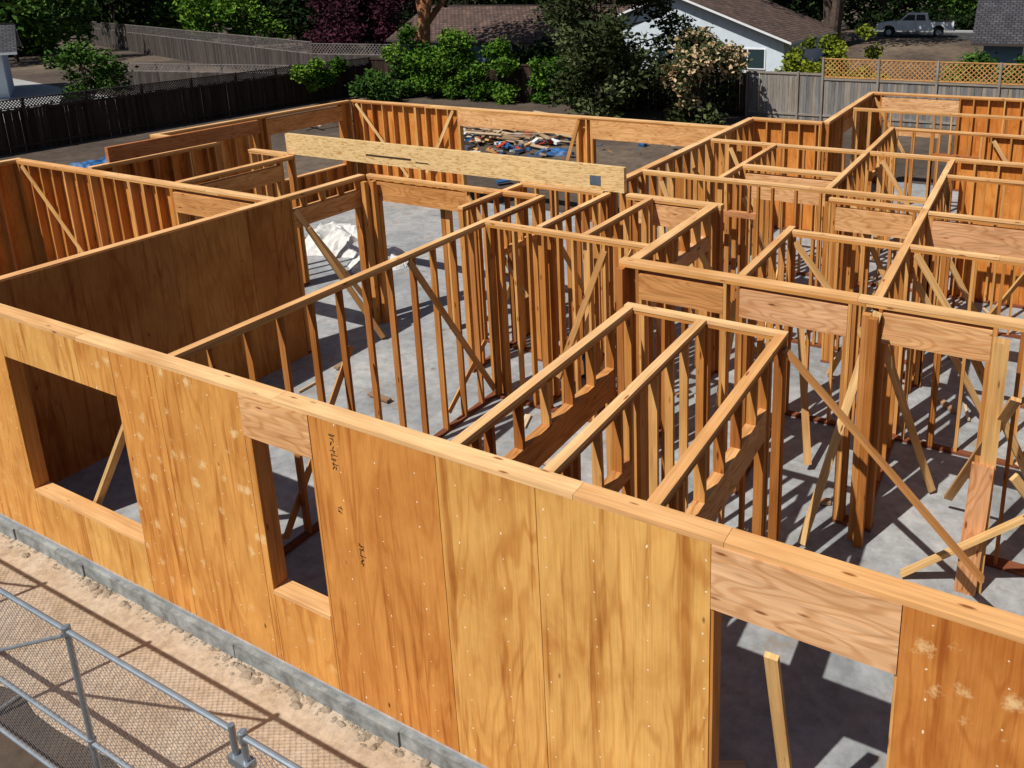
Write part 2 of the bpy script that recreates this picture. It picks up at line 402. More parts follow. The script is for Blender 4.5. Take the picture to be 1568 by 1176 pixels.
g.obj("plywood_sheathing",house)

# --- slab + footing
g=B()
g.box(-15.6,6.5,-.015,13.75,-.45,0,'slab',axis='x'); g.box(-3.7,6.5,13.75,20.9,-.45,-.001,'slab',axis='x')
g.obj("concrete_slab",house)
g=B(); s=-15.6
while s<6.5:
    e=min(6.5,s+U(.5,1.6)); g.box(s,e-.002,-.062+U(-.012,.012),-.016,-.45,-.036+U(-.01,.003),'footing'); s=e
g.obj("foundation_edge",house)

# --- stud walls
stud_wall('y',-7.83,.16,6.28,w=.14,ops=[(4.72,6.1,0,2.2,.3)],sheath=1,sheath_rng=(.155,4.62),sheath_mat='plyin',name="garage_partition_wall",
          braces=[(.6,.1,2.6,2.6,-1),(6.2,.2,4.7,2.5,1)])
stud_wall('x',4.45,-15.2,-7.92,w=.14,ops=[(-10.3,-8.3,0,2.25,.36)],sheath=1,braces=[(-15.0,2.65,-12.6,.2,-1),(-8.2,2.65,-7.95,1.2,-1)],name="garage_back_wall")
stud_wall('y',-15.27,.0,4.5,w=.14,sheath=-1,name="garage_side_wall")
stud_wall('x',.08,-15.2,-8.05,w=.14,ops=[(-14,-9.2,0,2.2,.35)],name="garage_front_wall")
stud_wall('y',-15.35,7.35,13.3,w=.14,ops=[(10.4,12.9,.9,2.2,.42)],sheath=-1)
stud_wall('x',7.3,-15.35,-13.1,w=.14,ops=[(-15.1,-13.4,0,2.3,.3)],sheath=0)
stud_wall('y',-13.1,4.6,7.25,w=.14,sheath=-1)
stud_wall('y',-10.42,4.55,7.0,w=.14,ops=[(4.8,6.6,0,2.3,.3)])
stud_wall('x',7.05,-11.7,-10.5,w=.14)
g=B(); g.bar((-13.0,4.9,2.93),(-13.0,8.3,2.93),.30,.09,(0,0,1),'header',.98); g.bar((-13.0,8.2,0),(-13.0,8.2,2.775),.09,.09,(1,0,0),'stud'); g.obj("wing_header_beam",house)
stud_wall('x',13.4,-15.3,-3.4,w=.14,ops=[(-11.3,-7.6,0,2.25,.42),(-7.1,-3.75,0,2.2,.47)],sheath=1,braces=[(-15.1,2.65,-13.3,.6,-1),(-11.5,2.65,-12.6,.8,-1),(-7.5,2.65,-8.1,.9,-1)],name="back_wall")
stud_wall('y',-3.45,7.15,14.8,w=.14,braces=[(8.6,2.6,10.6,.2,-1)])
stud_wall('x',14.8,-3.45,-1.7,w=.14,sheath=1)
stud_wall('y',-1.64,14.9,20.5,w=.14,ops=[(16.5,18.4,.9,2.2,.3)],sheath=-1,braces=[(20.3,2.6,18.8,.6,1)])
stud_wall('x',20.5,-1.64,6.4,w=.14,ops=[(-1.3,.75,0,2.2,.42)],sheath=1,name="rear_wall",braces=[(-1.55,2.6,-.6,1.0,-1)])
stud_wall('y',6.42,.16,20.4,w=.14,sheath=1,name="side_wall")
stud_wall('y',-4.08,.155,6.40,w=.09,ops=[(5.1,6.1,0,2.1,.1)],braces=[(3.25,2.66,4.8,.15,1),(1.1,.1,2.3,1.9,-1),(4.8,.9,3.9,.2,-1)])
stud_wall('x',6.35,-7.75,-4.15,w=.09,ops=[(-7.5,-5.6,0,2.3,.34)],braces=[(-5.5,2.6,-4.4,1.0,-1)])
stud_wall('x',4.86,-4.03,-1.48,w=.09,sp=.24,braces=[(-2.1,2.6,-2.9,.6,-1)])
stud_wall('y',-4.85,5.3,6.9,w=.09,sp=.3)
stud_wall('y',-3.2,4.95,6.95,w=.09,sp=.26,braces=[(5.2,2.6,6.4,.9,1)])
stud_wall('y',-2.45,4.92,6.95,w=.09,sp=.3,braces=[(5.0,.3,6.2,2.2,1)])
stud_wall('x',7.05,-2.9,-1.3,w=.14,ops=[(-2.7,-1.7,0,2.3,.34)])
stud_wall('x',7.0,-4.9,-3.3,w=.09,sp=.3)
stud_wall('y',-1.42,4.30,7.0,w=.14,ops=[(5.4,6.6,0,2.15,.2)],braces=[(4.4,2.6,5.3,.8,1)])
stud_wall('x',4.24,-1.55,6.3,w=.14,ops=[(-1.25,-.25,0,2.3,.32),(.02,1.15,0,2.3,.34),(1.58,2.55,0,2.3,.34),(3.2,5.5,0,2.25,.34)],name="bearing_wall")
stud_wall('x',3.02,-.86,.86,w=.09,sp=.22)
stud_wall('y',-.80,.155,2.97,w=.09,ops=[(.45,2.5,0,1.95,.30)],braces=[(.35,2.3,.9,1.4,-1)])
stud_wall('y',.01,.155,2.97,w=.09,ops=[(.45,1.3,0,2.0,.14)],sp=.34,blocks=True)
stud_wall('y',.81,.155,2.97,w=.09,ops=[(.5,2.4,0,1.95,.30)])
stud_wall('x',6.25,-.05,6.3,w=.09,sp=.33,braces=[(.05,2.6,1.2,1.2,-1),(1.6,2.65,2.4,1.4,-1)])
stud_wall('y',-.05,4.33,6.4,w=.09,braces=[(6.2,2.5,4.9,.8,-1)])
stud_wall('y',1.46,4.33,11.75,w=.09,ops=[(6.6,7.6,0,2.1,.12)],braces=[(4.6,2.6,5.8,1.0,1),(9.6,2.6,10.8,1.0,1)])
stud_wall('y',3.9,4.33,11.75,w=.09)
stud_wall('x',7.9,1.52,6.3,w=.09,ops=[(1.62,2.9,0,2.25,.38)],braces=[(2.9,2.6,3.8,.8,-1)])
stud_wall('x',8.1,.05,1.4,w=.09,ops=[(.2,1.25,0,2.25,.36)])
stud_wall('x',8.6,-3.4,1.4,w=.09,ops=[(-2.4,-1.3,0,2.1,.1)],braces=[(-3.0,2.6,-2.3,.8,-1),(.3,2.6,1.0,1.2,-1)])
stud_wall('x',9.75,-1.95,-.15,w=.14,ops=[(-1.8,-.3,0,2.15,.45)])
stud_wall('y',-1.95,8.65,11.8,w=.09)
stud_wall('y',-.10,8.65,14.75,w=.09,ops=[(12.3,13.4,0,2.1,.1)],braces=[(10.2,2.6,11.4,.8,1)])
stud_wall('x',11.85,-3.35,6.3,w=.09,ops=[(-.9,-.2,0,2.1,.1)],sheath=1,sheath_rng=(1.6,6.3),braces=[(.2,2.6,1.2,1.0,-1),(-2.9,2.6,-2.2,1.1,-1)])
stud_wall('x',14.75,-.06,6.3,w=.09,ops=[(.8,1.7,0,2.1,.12)],sheath=1,sheath_rng=(1.9,6.3),braces=[(2.0,2.6,3.1,.9,-1)])
stud_wall('y',2.9,14.8,20.4,w=.09)
stud_wall('x',17.3,-1.5,2.85,w=.09,ops=[(-.5,.6,0,2.1,.12)])
stud_wall('x',10.4,1.5,3.85,w=.09,sp=.3)

g=B(); g.bar((-10.55,7.03,H+.215),(-2.93,7.03,H+.215),.41,.09,(0,0,1),'lvl')
g.obj("long_strand_beam",house)
g=B()
g.bar((-3.55,6.982,H+.17),(-3.35,6.982,H+.17),.16,.004,(0,0,1),'platesteel')
g.bar((-8.4,6.982,H+.17),(-7.3,6.982,H+.17),.035,.003,(0,0,1),'black'); g.bar((-7.2,6.982,H+.13),(-6.9,6.982,H+.13),.02,.003,(0,0,1),'black')
g.obj("beam_strap_plates",house)
g=B()
g.bar((2.68,3.78,0),(2.68,3.78,2.72),.14,.14,(1,0,0),'brace',.1)
g.bar((2.60,3.66,0),(2.64,3.69,1.45),.20,.04,(1,0,0),'header',.9)
g.bar((1.50,4.12,2.66),(.95,3.62,.03),.09,.04,(1,0,0),'brace',.5)
g.bar((.86,2.95,2.62),(2.75,2.95,.75),.09,.035,(0,1,0),'brace',.95)
g.bar((2.0,3.6,.05),(3.3,3.6,1.3),.09,.04,(0,1,0),'brace',.4)
g.bar((2.85,3.5,2.3),(2.3,4.9,.2),.09,.04,(1,0,0),'brace',.7)
g.bar((1.7,.6,.03),(1.62,.16,1.9),.09,.04,(1,0,0),'brace',.3)
g.bar((-6.35,.22,.03),(-5.0,.22,1.9),.09,.04,(0,1,0),'brace',.4)
for (x,y) in ((1.42,3.98),(1.50,3.9),(-7.6,6.1),(-7.5,6.2),(-7.75,6.35),(-4.12,4.98),(-4.0,5.02),(-1.5,4.12),(-6.2,6.5),(-6.1,6.5),(-5.0,8.2)): g.bar((x,y,0),(x,y,2.68),.088,.088,(1,0,0),'stud')
g.bar((3.3,1.2,.05),(3.3,3.2,2.4),.09,.04,(1,0,0),'brace',.4)
for (a,b_) in (((-5.9,7.6,.05),(-4.6,7.1,2.2)),((-2.2,7.3,.05),(-3.0,8.4,2.3)),((-.9,5.9,.05),(-.2,4.6,2.3)),((2.1,5.2,.05),(1.5,4.5,2.2)),((2.6,7.1,.05),(1.6,6.4,2.2)),((.3,9.2,.05),(1.35,9.2,2.2)),((2.6,9.3,.05),(1.5,8.7,2.3)),((-7.0,5.6,.05),(-7.6,4.8,2.2)),((.7,13.4,.05),(0,12.4,2.3)),((-1.2,10.2,.05),(-1.8,9.5,2.2)),
    ((.3,7.6,.05),(1.3,6.4,2.4)),((-1.0,7.9,.05),(-1.35,6.2,2.3)),((3.4,5.0,.05),(2.4,4.4,2.3)),((2.2,10.0,.1),(3.4,10.0,2.3)),((-2.9,12.4,.05),(-3.35,10.9,2.3)),((2.9,3.2,1.7),(3.9,3.9,.1)),((.2,5.9,2.1),(.65,5.0,.1))):
    g.bar(a,b_,.088,.036,(.7,.6,0),'brace')
g.obj("temporary_braces",house)

# ------------------------------------------------------------------ ground
xs=np.concatenate([np.linspace(-600,-130,8),np.linspace(-120,60,80),np.linspace(80,500,8)]); ys=np.concatenate([np.linspace(-200,-20,6),np.linspace(-12,130,80),np.linspace(160,900,10)])
def ss(t): t=min(1,max(0,t)); return t*t*(3-2*t)
def gz(x,y): return -.20+1.8*ss((y-46)/13)*ss((x+22)/9)
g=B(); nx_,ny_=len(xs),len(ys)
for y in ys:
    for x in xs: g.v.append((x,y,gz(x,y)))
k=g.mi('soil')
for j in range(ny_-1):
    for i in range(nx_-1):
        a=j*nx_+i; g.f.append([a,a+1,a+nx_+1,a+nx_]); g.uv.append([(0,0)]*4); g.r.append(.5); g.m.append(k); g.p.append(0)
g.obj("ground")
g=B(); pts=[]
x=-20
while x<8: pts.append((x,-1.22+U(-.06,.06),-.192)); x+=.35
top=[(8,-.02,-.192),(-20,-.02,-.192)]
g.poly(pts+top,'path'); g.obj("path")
g=B(); xx=-11.5; zz=gz(0,70)+.012
g.poly([(xx,60.5,zz),(80,60.5,zz),(80,68.5,zz),(xx,68.5,zz)],'asphalt')
g.obj("street")
g=B(); g.box(xx,80,68.52,68.67,zz-.1,zz+.12,'pave'); g.poly([(xx,68.68,zz+.1),(80,68.68,zz+.1),(80,70.2,zz+.1),(xx,70.2,zz+.1)],'pave'); g.obj("kerb_and_pavement")
g=B(); g.poly([(-75,12,-.19),(-41,14,-.19),(-44,24,-.19),(-75,30,-.19)],'pave'); g.obj("neighbour_pavement")

g=B()
def rock(x,y,z,r):
    b0=len(g.v); rn=R(); k=g.mi('rock'); a=U(0,6.28); sx_=U(.7,1.4); sy_=U(.6,1.1)
    for (h,rr) in [(-.6,.9),(.05,1.0),(.5,.6)]:
        for i in range(6):
            t=a+2*math.pi*i/6; q=r*rr*U(.6,1.25); g.v.append((x+math.cos(t)*q*sx_,y+math.sin(t)*q*sy_,z+h*r*.6*U(.7,1.3)))
    g.v.append((x+U(-.2,.2)*r,y,z+r*.5))
    for j in range(2):
        for i in range(6):
            i2=(i+1)%6; g.f.append([b0+j*6+i,b0+j*6+i2,b0+(j+1)*6+i2,b0+(j+1)*6+i])
    for i in range(6): g.f.append([b0+12+i,b0+12+(i+1)%6,b0+18])
    for f in range(12): g.uv.append([(0,0)]*4)
    for f in range(6): g.uv.append([(0,0)]*3)
    for f in range(18): g.r.append(rn); g.m.append(k); g.p.append(0)
for i in range(3400):
    x=U(-12,3); cl=mn.noise(Vector((x*1.3,0,7)))
    if R()>(.25+1.6*max(0,cl)): continue
    y=-.06-abs(random.gauss(0,.045+.05*max(0,cl))); r=random.choice([.008,.012,.016,.024]) if R()<.90 else U(.03,.07)
    rock(x,y,-.195,r)
for i in range(500): rock(U(-12,3),U(-1.2,-.2),-.194,U(.004,.011))
g.obj("rubble_stones")

# ------------------------------------------------------------------ temporary metal fence
g=B(); fy=-1.5
posts=[-8.5,-6.7,-4.9,-3.1,-1.32,-1.22,.6,2.4]
for x in posts: g.cyl((x,fy,-.2),(x,fy,1.56),.021,.021,'galv',10)
for a,b_ in ((-8.5,-1.32),(-1.22,2.4)):
    for z in (1.52,.50,-.14): g.cyl((a,fy,z),(b_,fy,z),.019,.019,'galv',10)
for z in (1.3,.3): g.box(-1.36,-1.18,fy-.035,fy+.035,z-.03,z+.03,'galv')
for x in posts[:4]+posts[5:]:
    for z in (1.52,.5): g.cyl((x,fy,z-.035),(x,fy,z+.035),.029,.029,'galv',10)
for x in posts: g.cyl((x,fy-.3,-.18),(x,fy+.3,-.18),.02,.02,'galv',8)
for (xa,xb) in ((-8.5,-6.7),(-4.9,-3.1)): g.cyl((xa,fy-.03,.5),(xb,fy-.03,1.5),.014,.014,'galv',8)
def wires(xa,xb,z0,z1,st=.066):
    h=z1-z0; s=xa-h
    while s<xb:
        for sg in (1,-1):
            pA=(s,z0) if sg==1 else (s,z1); pB=(s+h,z1) if sg==1 else (s+h,z0)
            t0=max(0,(xa-s)/h); t1=min(1,(xb-s)/h)
            if t1>t0+.01:
                q0=(s+h*t0,fy+.004*sg,pA[1]+(pB[1]-pA[1])*t0); q1=(s+h*t1,fy+.004*sg,pA[1]+(pB[1]-pA[1])*t1)
                g.bar(q0,q1,.0024,.0024,(0,1,0),'galv')
        s+=st
wires(-8.5,-1.34,-.12,1.5); wires(-1.2,2.4,-.12,1.5)
g.obj("temporary_metal_fence")

# ------------------------------------------------------------------ wooden fences
def fence(name,p0,p1,z0,z1,mat,lat=None,latm='lattice_old',boardw=.14,latsp=.12):
    g=B(); p0=Vector((p0[0],p0[1],0)); p1=Vector((p1[0],p1[1],0)); d=(p1-p0); Ln=d.length; d/=Ln; nrm=Vector((d.y,-d.x,0))
    s=0
    while s<Ln:
        p=p0+d*(s+boardw/2)+nrm*U(-.006,.006); zt_=z1+U(-.03,.03)
        g.bar((p.x,p.y,z0),(p.x+U(-.01,.01),p.y,zt_),boardw-.008,.018,d,mat); s+=boardw
    s=0
    while s<=Ln:
        p=p0+d*s+nrm*.07; g.bar((p.x,p.y,z0),(p.x,p.y,(lat or z1)+.05),.09,.09,d,mat,.7); s+=2.4
    def rl(z,h=.09,m_=mat):
        a=p0+nrm*.03;b_=p1+nrm*.03; g.bar((a.x,a.y,z),(b_.x,b_.y,z),.05,h,nrm,m_,.8)
    rl(z1-.05); rl(z0+.35)
    if lat:
        rl(lat,.045,latm); rl(z1+.04,.045,latm); h=lat-z1-.06; s=-h
        while s<Ln:
            for sg in (1,-1):
                t0=max(0,-s/h); t1=min(1,(Ln-s)/h)
                if t1>t0+.05:
                    za,zb_=(z1+.05,lat-.01) if sg==1 else (lat-.01,z1+.05)
                    a=p0+d*(s+h*t0)+nrm*(.03+.006*sg); b_=p0+d*(s+h*t1)+nrm*(.03+.006*sg)
                    g.bar((a.x,a.y,za+(zb_-za)*t0),(b_.x,b_.y,za+(zb_-za)*t1),.036,.006,(d.x,d.y,0) ,latm)
            s+=latsp
    return g.obj(name)
fence("wooden_fence",(-33,-6),(-33,32),-.3,1.5,'fence_dark',1.88,'fence_mid')
fence("wooden_fence",(-33,32),(-9.4,32),-.3,1.85,'fence_dark')
fence("wooden_fence",(-9.4,32.05),(-5.9,32.05),-.3,1.95,'fence_grey')
fence("wooden_fence",(-5.9,32.1),(12,32.1),-.3,1.75,'fence_grey',2.6,'lattice_new',latsp=.2)
fence("wooden_fence",(-40,34),(-96,52),-.3,1.7,'fence_mid',2.5,'lattice_old',.2,latsp=.24)
fence("wooden_fence",(-33.5,35),(-40,34),-.3,1.7,'fence_mid',2.4,'lattice_old',.2,latsp=.24)
fence("wooden_fence",(-37,29.5),(-50,26.5),-.3,1.0,'fence_mid',1.5,'lattice_old',.2,latsp=.24)

# ------------------------------------------------------------------ vegetation
def leaves(name_mat,clumps,n,size,flat=.6,parent=None,name="foliage",squash=.8):
    c=np.array([q[:3] for q in clumps]); r=np.array([q[3] for q in clumps]); w=r**2; w/=w.sum()
    idx=np.random.choice(len(clumps),n,p=w); d=np.random.normal(size=(n,3)); d/=np.linalg.norm(d,axis=1)[:,None]
    rad=r[idx]*(np.random.rand(n)**.33); rad*=1+.22*np.random.normal(size=n)
    pos=c[idx]+d*rad[:,None]*np.array([1,1,squash])
    a=np.random.normal(size=(n,3)); a[:,2]*=flat; a/=np.linalg.norm(a,axis=1)[:,None]
    b=np.cross(a,np.random.normal(size=(n,3))); b/=np.linalg.norm(b,axis=1)[:,None]
    s=size*(.5+np.random.rand(n))[:,None]
    V=np.stack([pos-a*s,pos+b*s*.5,pos+a*s,pos-b*s*.5],1).reshape(-1,3)
    me=bpy.data.meshes.new(name); me.vertices.add(4*n); me.vertices.foreach_set("co",V.ravel())
    me.loops.add(4*n); me.loops.foreach_set("vertex_index",np.arange(4*n,dtype=np.int32))
    me.polygons.add(n); me.polygons.foreach_set("loop_start",np.arange(0,4*n,4,dtype=np.int32)); me.polygons.foreach_set("loop_total",np.full(n,4,dtype=np.int32))
    cl=np.random.rand(len(clumps)); rn=np.clip(.55*cl[idx]+.45*np.random.rand(n),0,1)
    at=me.attributes.new("rnd",'FLOAT','FACE'); at.data.foreach_set("value",rn.astype(np.float32))
    me.materials.append(M[name_mat]); me.update(calc_edges=True)
    o=bpy.data.objects.new(name,me); COL.objects.link(o)
    if parent: o.parent=parent
    return o
def tree(name,x,y,h,r,mat,n=6000,size=.16,trunk_r=.2,bark='bark',crown_lo=.3,nclump=26,lean=0,z0=None,multi=1,extra=None):
    z0=gz(x,y) if z0 is None else z0; e=empty(name); g=B(); cl=[]
    for k in range(nclump):
        t=U(0,1); zz_=z0+h*(crown_lo+(1-crown_lo)*t); rr=r*math.sqrt(max(.08,1-(2*t-.85)**2))*math.sqrt(U(.05,1)); an=U(0,6.28)
        cl.append((x+lean*t+rr*math.cos(an),y+rr*math.sin(an),zz_,r*U(.2,.42)))
    for m_ in range(multi):
        ox,oy=(U(-.5,.5),U(-.5,.5)) if multi>1 else (0,0); p=Vector((x+ox,y+oy,z0-.1)); rr=trunk_r
        top=Vector((x+lean*.5+ox*3,y+oy*3,z0+h*.75)); sg=6
        for i in range(sg):
            q=Vector((x+ox,y+oy,z0-.1)).lerp(top,(i+1)/sg)+Vector((U(-.1,.1),U(-.1,.1),0))*h*.06; r2=trunk_r*(1-.8*(i+1)/sg)
            g.cyl(p,q,rr,r2,bark,9,False); 
            if i>=1:
                for b_ in range(3):
                    c=random.choice(cl); g.cyl(q,Vector(c[:3]),r2*.55,.02,bark,6,False)
            p=q;rr=r2
    g.obj("trunk",e); leaves(mat,cl,n,size,parent=e)
    if extra: leaves(extra[0],[c for c in cl if R()<extra[2]] or cl[:3],extra[1],size,parent=e,name="blossom")
    return e
tree("broadleaf_tree",-80,36,10,6,'leaf',5000,.30,crown_lo=.15)
tree("broadleaf_tree",-88,50,10,6.5,'leafdark',5000,.32)
tree("broadleaf_tree",-81,56,9,6,'leaf',5000,.30)
tree("broadleaf_tree",-69,52,9,5.5,'ivy',6000,.24,crown_lo=.15)
tree("broadleaf_tree",-60,55,11,6,'leafdark',6000,.28,crown_lo=.1)
tree("broadleaf_tree",-100,60,12,8,'leafdark',5000,.4,crown_lo=.1)
tree("broadleaf_tree",-72,66,13,8,'leafdark',6000,.35,crown_lo=.05)
tree("broadleaf_tree",-96,34,11,7,'leafdark',5000,.35,crown_lo=.1)
tree("broadleaf_tree",-90,40,7,5,'ivy',5000,.3,crown_lo=.1)
tree("broadleaf_tree",-41,-4,9,5,'leafdark',5000,.3,crown_lo=.2)  # out of view to the left, added to darken that side
tree("broadleaf_tree",-43,6,9,4.5,'leafdark',5000,.3,crown_lo=.3)  # second unseen tree, also added for its shade
tree("purple_leaf_tree",-48,44,6.5,3.6,'leafpurple',6000,.17,crown_lo=.12)
tree("purple_leaf_tree",-44,47,6,3,'leafpurple',4500,.17,crown_lo=.12)
tree("pine_tree",-31.3,34.7,15,6.0,'leafdark',9000,.20,trunk_r=.55,bark='barkred',crown_lo=.40,nclump=34,lean=1.5)
for (x,y,h,r) in ((-50,63,12,7),(-41,68,12,7),(-31,66,12,7),(-24,78,13,8),(-18,66,10,5),(-8,95,14,8),(2,100,14,8),(-1,88,12,6),(12,92,14,8),(-56,72,13,8),(-36,82,14,9),(-14,84,14,8),(-6,80,12,6),(3,78,11,6)):
    tree("broadleaf_tree",x,y,h,r,random.choice(['leafdark','leafdark','leaf']),5500,.30,crown_lo=.06,nclump=30)
tree("oak_tree",-11.2,55,13,7,'leafdark',7500,.22,trunk_r=.42,crown_lo=.42,multi=3,nclump=30)
tree("oak_tree",-10.8,73,13,6,'leafdark',6000,.24,trunk_r=.3,crown_lo=.3,multi=2,nclump=26)
tree("small_tree",-38.8,19,3.7,1.7,'leaf',3500,.10,trunk_r=.08,crown_lo=.25)
tree("broadleaf_tree",-60,12,7.5,4,'leafdark',5000,.2,crown_lo=.3)
tree("flowering_shrub",-15.3,29.6,8.2,3.4,'olive',17000,.125,trunk_r=.18,crown_lo=.02,nclump=46,multi=3)
tree("flowering_shrub",-11.0,29.9,3.9,2.1,'olive',7000,.12,trunk_r=.1,crown_lo=.05,nclump=28,extra=('cream',3600,.5))
def hedge(name,pts,mat,n,size,r0=.5,r1=.9):
    e=empty(name); cl=[]
    for (x,y,z) in pts: cl.append((x,y,z,U(r0,r1)))
    leaves(mat,cl,n,size,parent=e); return e
def ivytop(x): return 2.1+1.1*(.5+.5*math.sin(x*1.9+1))+.5*(math.sin(x*4.7)>.2)
hedge("ivy_hedge",[(x,31.3+U(-.4,.5),U(0,1)**.7*ivytop(x)) for x in [U(-30.5,-22.2) for i in range(95)]],'ivy',24000,.10,.25,.7)
hedge("ivy_hedge",[(U(-21.3,-18.2),31.8+U(-.1,.2),U(0,2.0)) for i in range(40)],'ivy',9000,.09,.2,.45)
hedge("climbing_vine",[(-32.6+U(-.2,.3),U(26.3,29.3),U(.7,1.9)) for i in range(16)],'ivy',3500,.09,.25,.5)
hedge("garden_bush",[(U(-31.5,-28.5),U(28.5,31),U(.1,1.1)) for i in range(24)],'leaf',6000,.10,.3,.6)
hedge("garden_bush",[(U(-18.3,-15.8),31+U(-.5,.5),U(0,1.6)) for i in range(24)],'leafdark',6000,.10,.4,.7)
hedge("yellow_green_shrub",[(-8.6+random.gauss(0,1.4),43+U(-1,1),.2+abs(random.gauss(0,1.1))) for i in range(30)],'leafyellow',9000,.12,.4,.8)
hedge("garden_bush",[(U(-26,-19),U(36,41),U(.2,2.2)) for i in range(30)],'leafdark',9000,.15,.7,1.2)
hedge("flowering_bush",[(U(-.6,6),34+U(-.8,.8),U(.4,2.4)) for i in range(24)],'leaf',7000,.11,.4,.7)
hedge("street_hedge",[(U(-13,14),72+U(-1,1),1.8+U(0,1.2)) for i in range(60)],'leafdark',9000,.18,.6,1.1)
hedge("background_hedge",[(U(-130,-52),66+U(-3,30),U(0,5)) for i in range(90)],'leafdark',16000,.4,2,3.5)
hedge("background_hedge",[(U(-60,40),106+U(-3,8),U(1,7)) for i in range(90)],'leafdark',16000,.4,2,3.5)

# ------------------------------------------------------------------ neighbour houses
def gable_house(name,cx,cy,lx,ly,wallh,rise,rot,wall,roof,z0,over=.5,wins=()):
    e=empty(name); e.location=(cx,cy,z0); e.rotation_euler=(0,0,rot)
    g=B(); X,Y=lx/2,ly/2
    g.poly([(-X,-Y,0),(X,-Y,0),(X,-Y,wallh),(-X,-Y,wallh)],wall); g.poly([(X,Y,0),(-X,Y,0),(-X,Y,wallh),(X,Y,wallh)],wall)
    for sx in (-1,1): g.poly([(sx*X,-Y,0),(sx*X,Y,0),(sx*X,Y,wallh),(sx*X,0,wallh+rise),(sx*X,-Y,wallh)],wall)
    g.obj("walls",e)
    g=B(); sl=math.hypot(Y,rise); k=(Y+over)/Y; fm='white' if wall=='whitewall' else 'trim'
    for sy in (-1,1):
        y_=sy*(Y+over); ze=wallh+rise-rise*k
        a=(-X-over,0,wallh+rise+.12);b_=(X+over,0,wallh+rise+.12);c=(X+over,y_,ze+.12);d=(-X-over,y_,ze+.12); w_=2*(X+over)
        g.poly([a,b_,c,d],roof,[(0,sl*k),(w_,sl*k),(w_,0),(0,0)])
        a2,b2,c2,d2=[(q[0],q[1],q[2]-.14) for q in (a,b_,c,d)]
        g.poly([a2,b2,c2,d2],'trim'); g.poly([d,c,c2,d2],fm); g.poly([a,d,d2,a2],fm); g.poly([b_,c,c2,b2],fm)
    g.bar((-X-over,0,wallh+rise+.14),(X+over,0,wallh+rise+.14),.25,.08,(0,1,0),'trim')
    g.obj("roof",e)
    g=B()
    for (face,s,z,w_,h_) in wins:
        if face=='-y':
            g.box(s-w_/2,s+w_/2,-Y-.03,-Y-.01,z,z+h_,'glass')
            for a in (-w_/2,0,w_/2): g.box(s+a-.04,s+a+.04,-Y-.06,-Y-.012,z-.05,z+h_+.05,'white')
            for a in (z-.05,z+h_): g.box(s-w_/2-.03,s+w_/2+.03,-Y-.055,-Y-.013,a,a+.06,'white')
        else:
            sx=1 if face=='+x' else -1; x_=sx*X
            g.box(min(x_,x_+sx*.03)+.0,max(x_,x_+sx*.03),s-w_/2,s+w_/2,z,z+h_,'glass')
            for a in (-w_/2,0,w_/2): g.box(min(x_,x_+sx*.06),max(x_,x_+sx*.06),s+a-.04,s+a+.04,z-.05,z+h_+.05,'white')
            for a in (z-.05,z+h_): g.box(min(x_,x_+sx*.055),max(x_,x_+sx*.055),s-w_/2-.03,s+w_/2+.03,a,a+.06,'white')
    if wins: g.obj("windows",e)
    return e
gable_house("white_house",-18.3,49.5,12,14.5,2.75,2.7,math.radians(-90),'whitewall','roofbrown',-.2,.6,wins=[('+x',5.0,1.0,2.2,1.15),('+x',0.0,1.0,2.0,1.1)])
gable_house("tiled_roof_house",-32,47.5,17,9,2.5,2.0,math.radians(4),'teal','roofbrown',-.2,.7,wins=[('-y',2,1.0,1.6,1.1),('-y',-4,1.0,1.6,1.1)])
gable_house("shingle_roof_house",7.3,56,16,12,2.2,3.0,math.radians(2),'teal','roofgrey',.2,.7,wins=[('-y',-5,1.0,1.6,1.0)])
gable_house("neighbour_garage",-57.0,19.3,9,7,2.9,1.2,math.radians(62),'whitewall','roofgrey',-.2,.8)

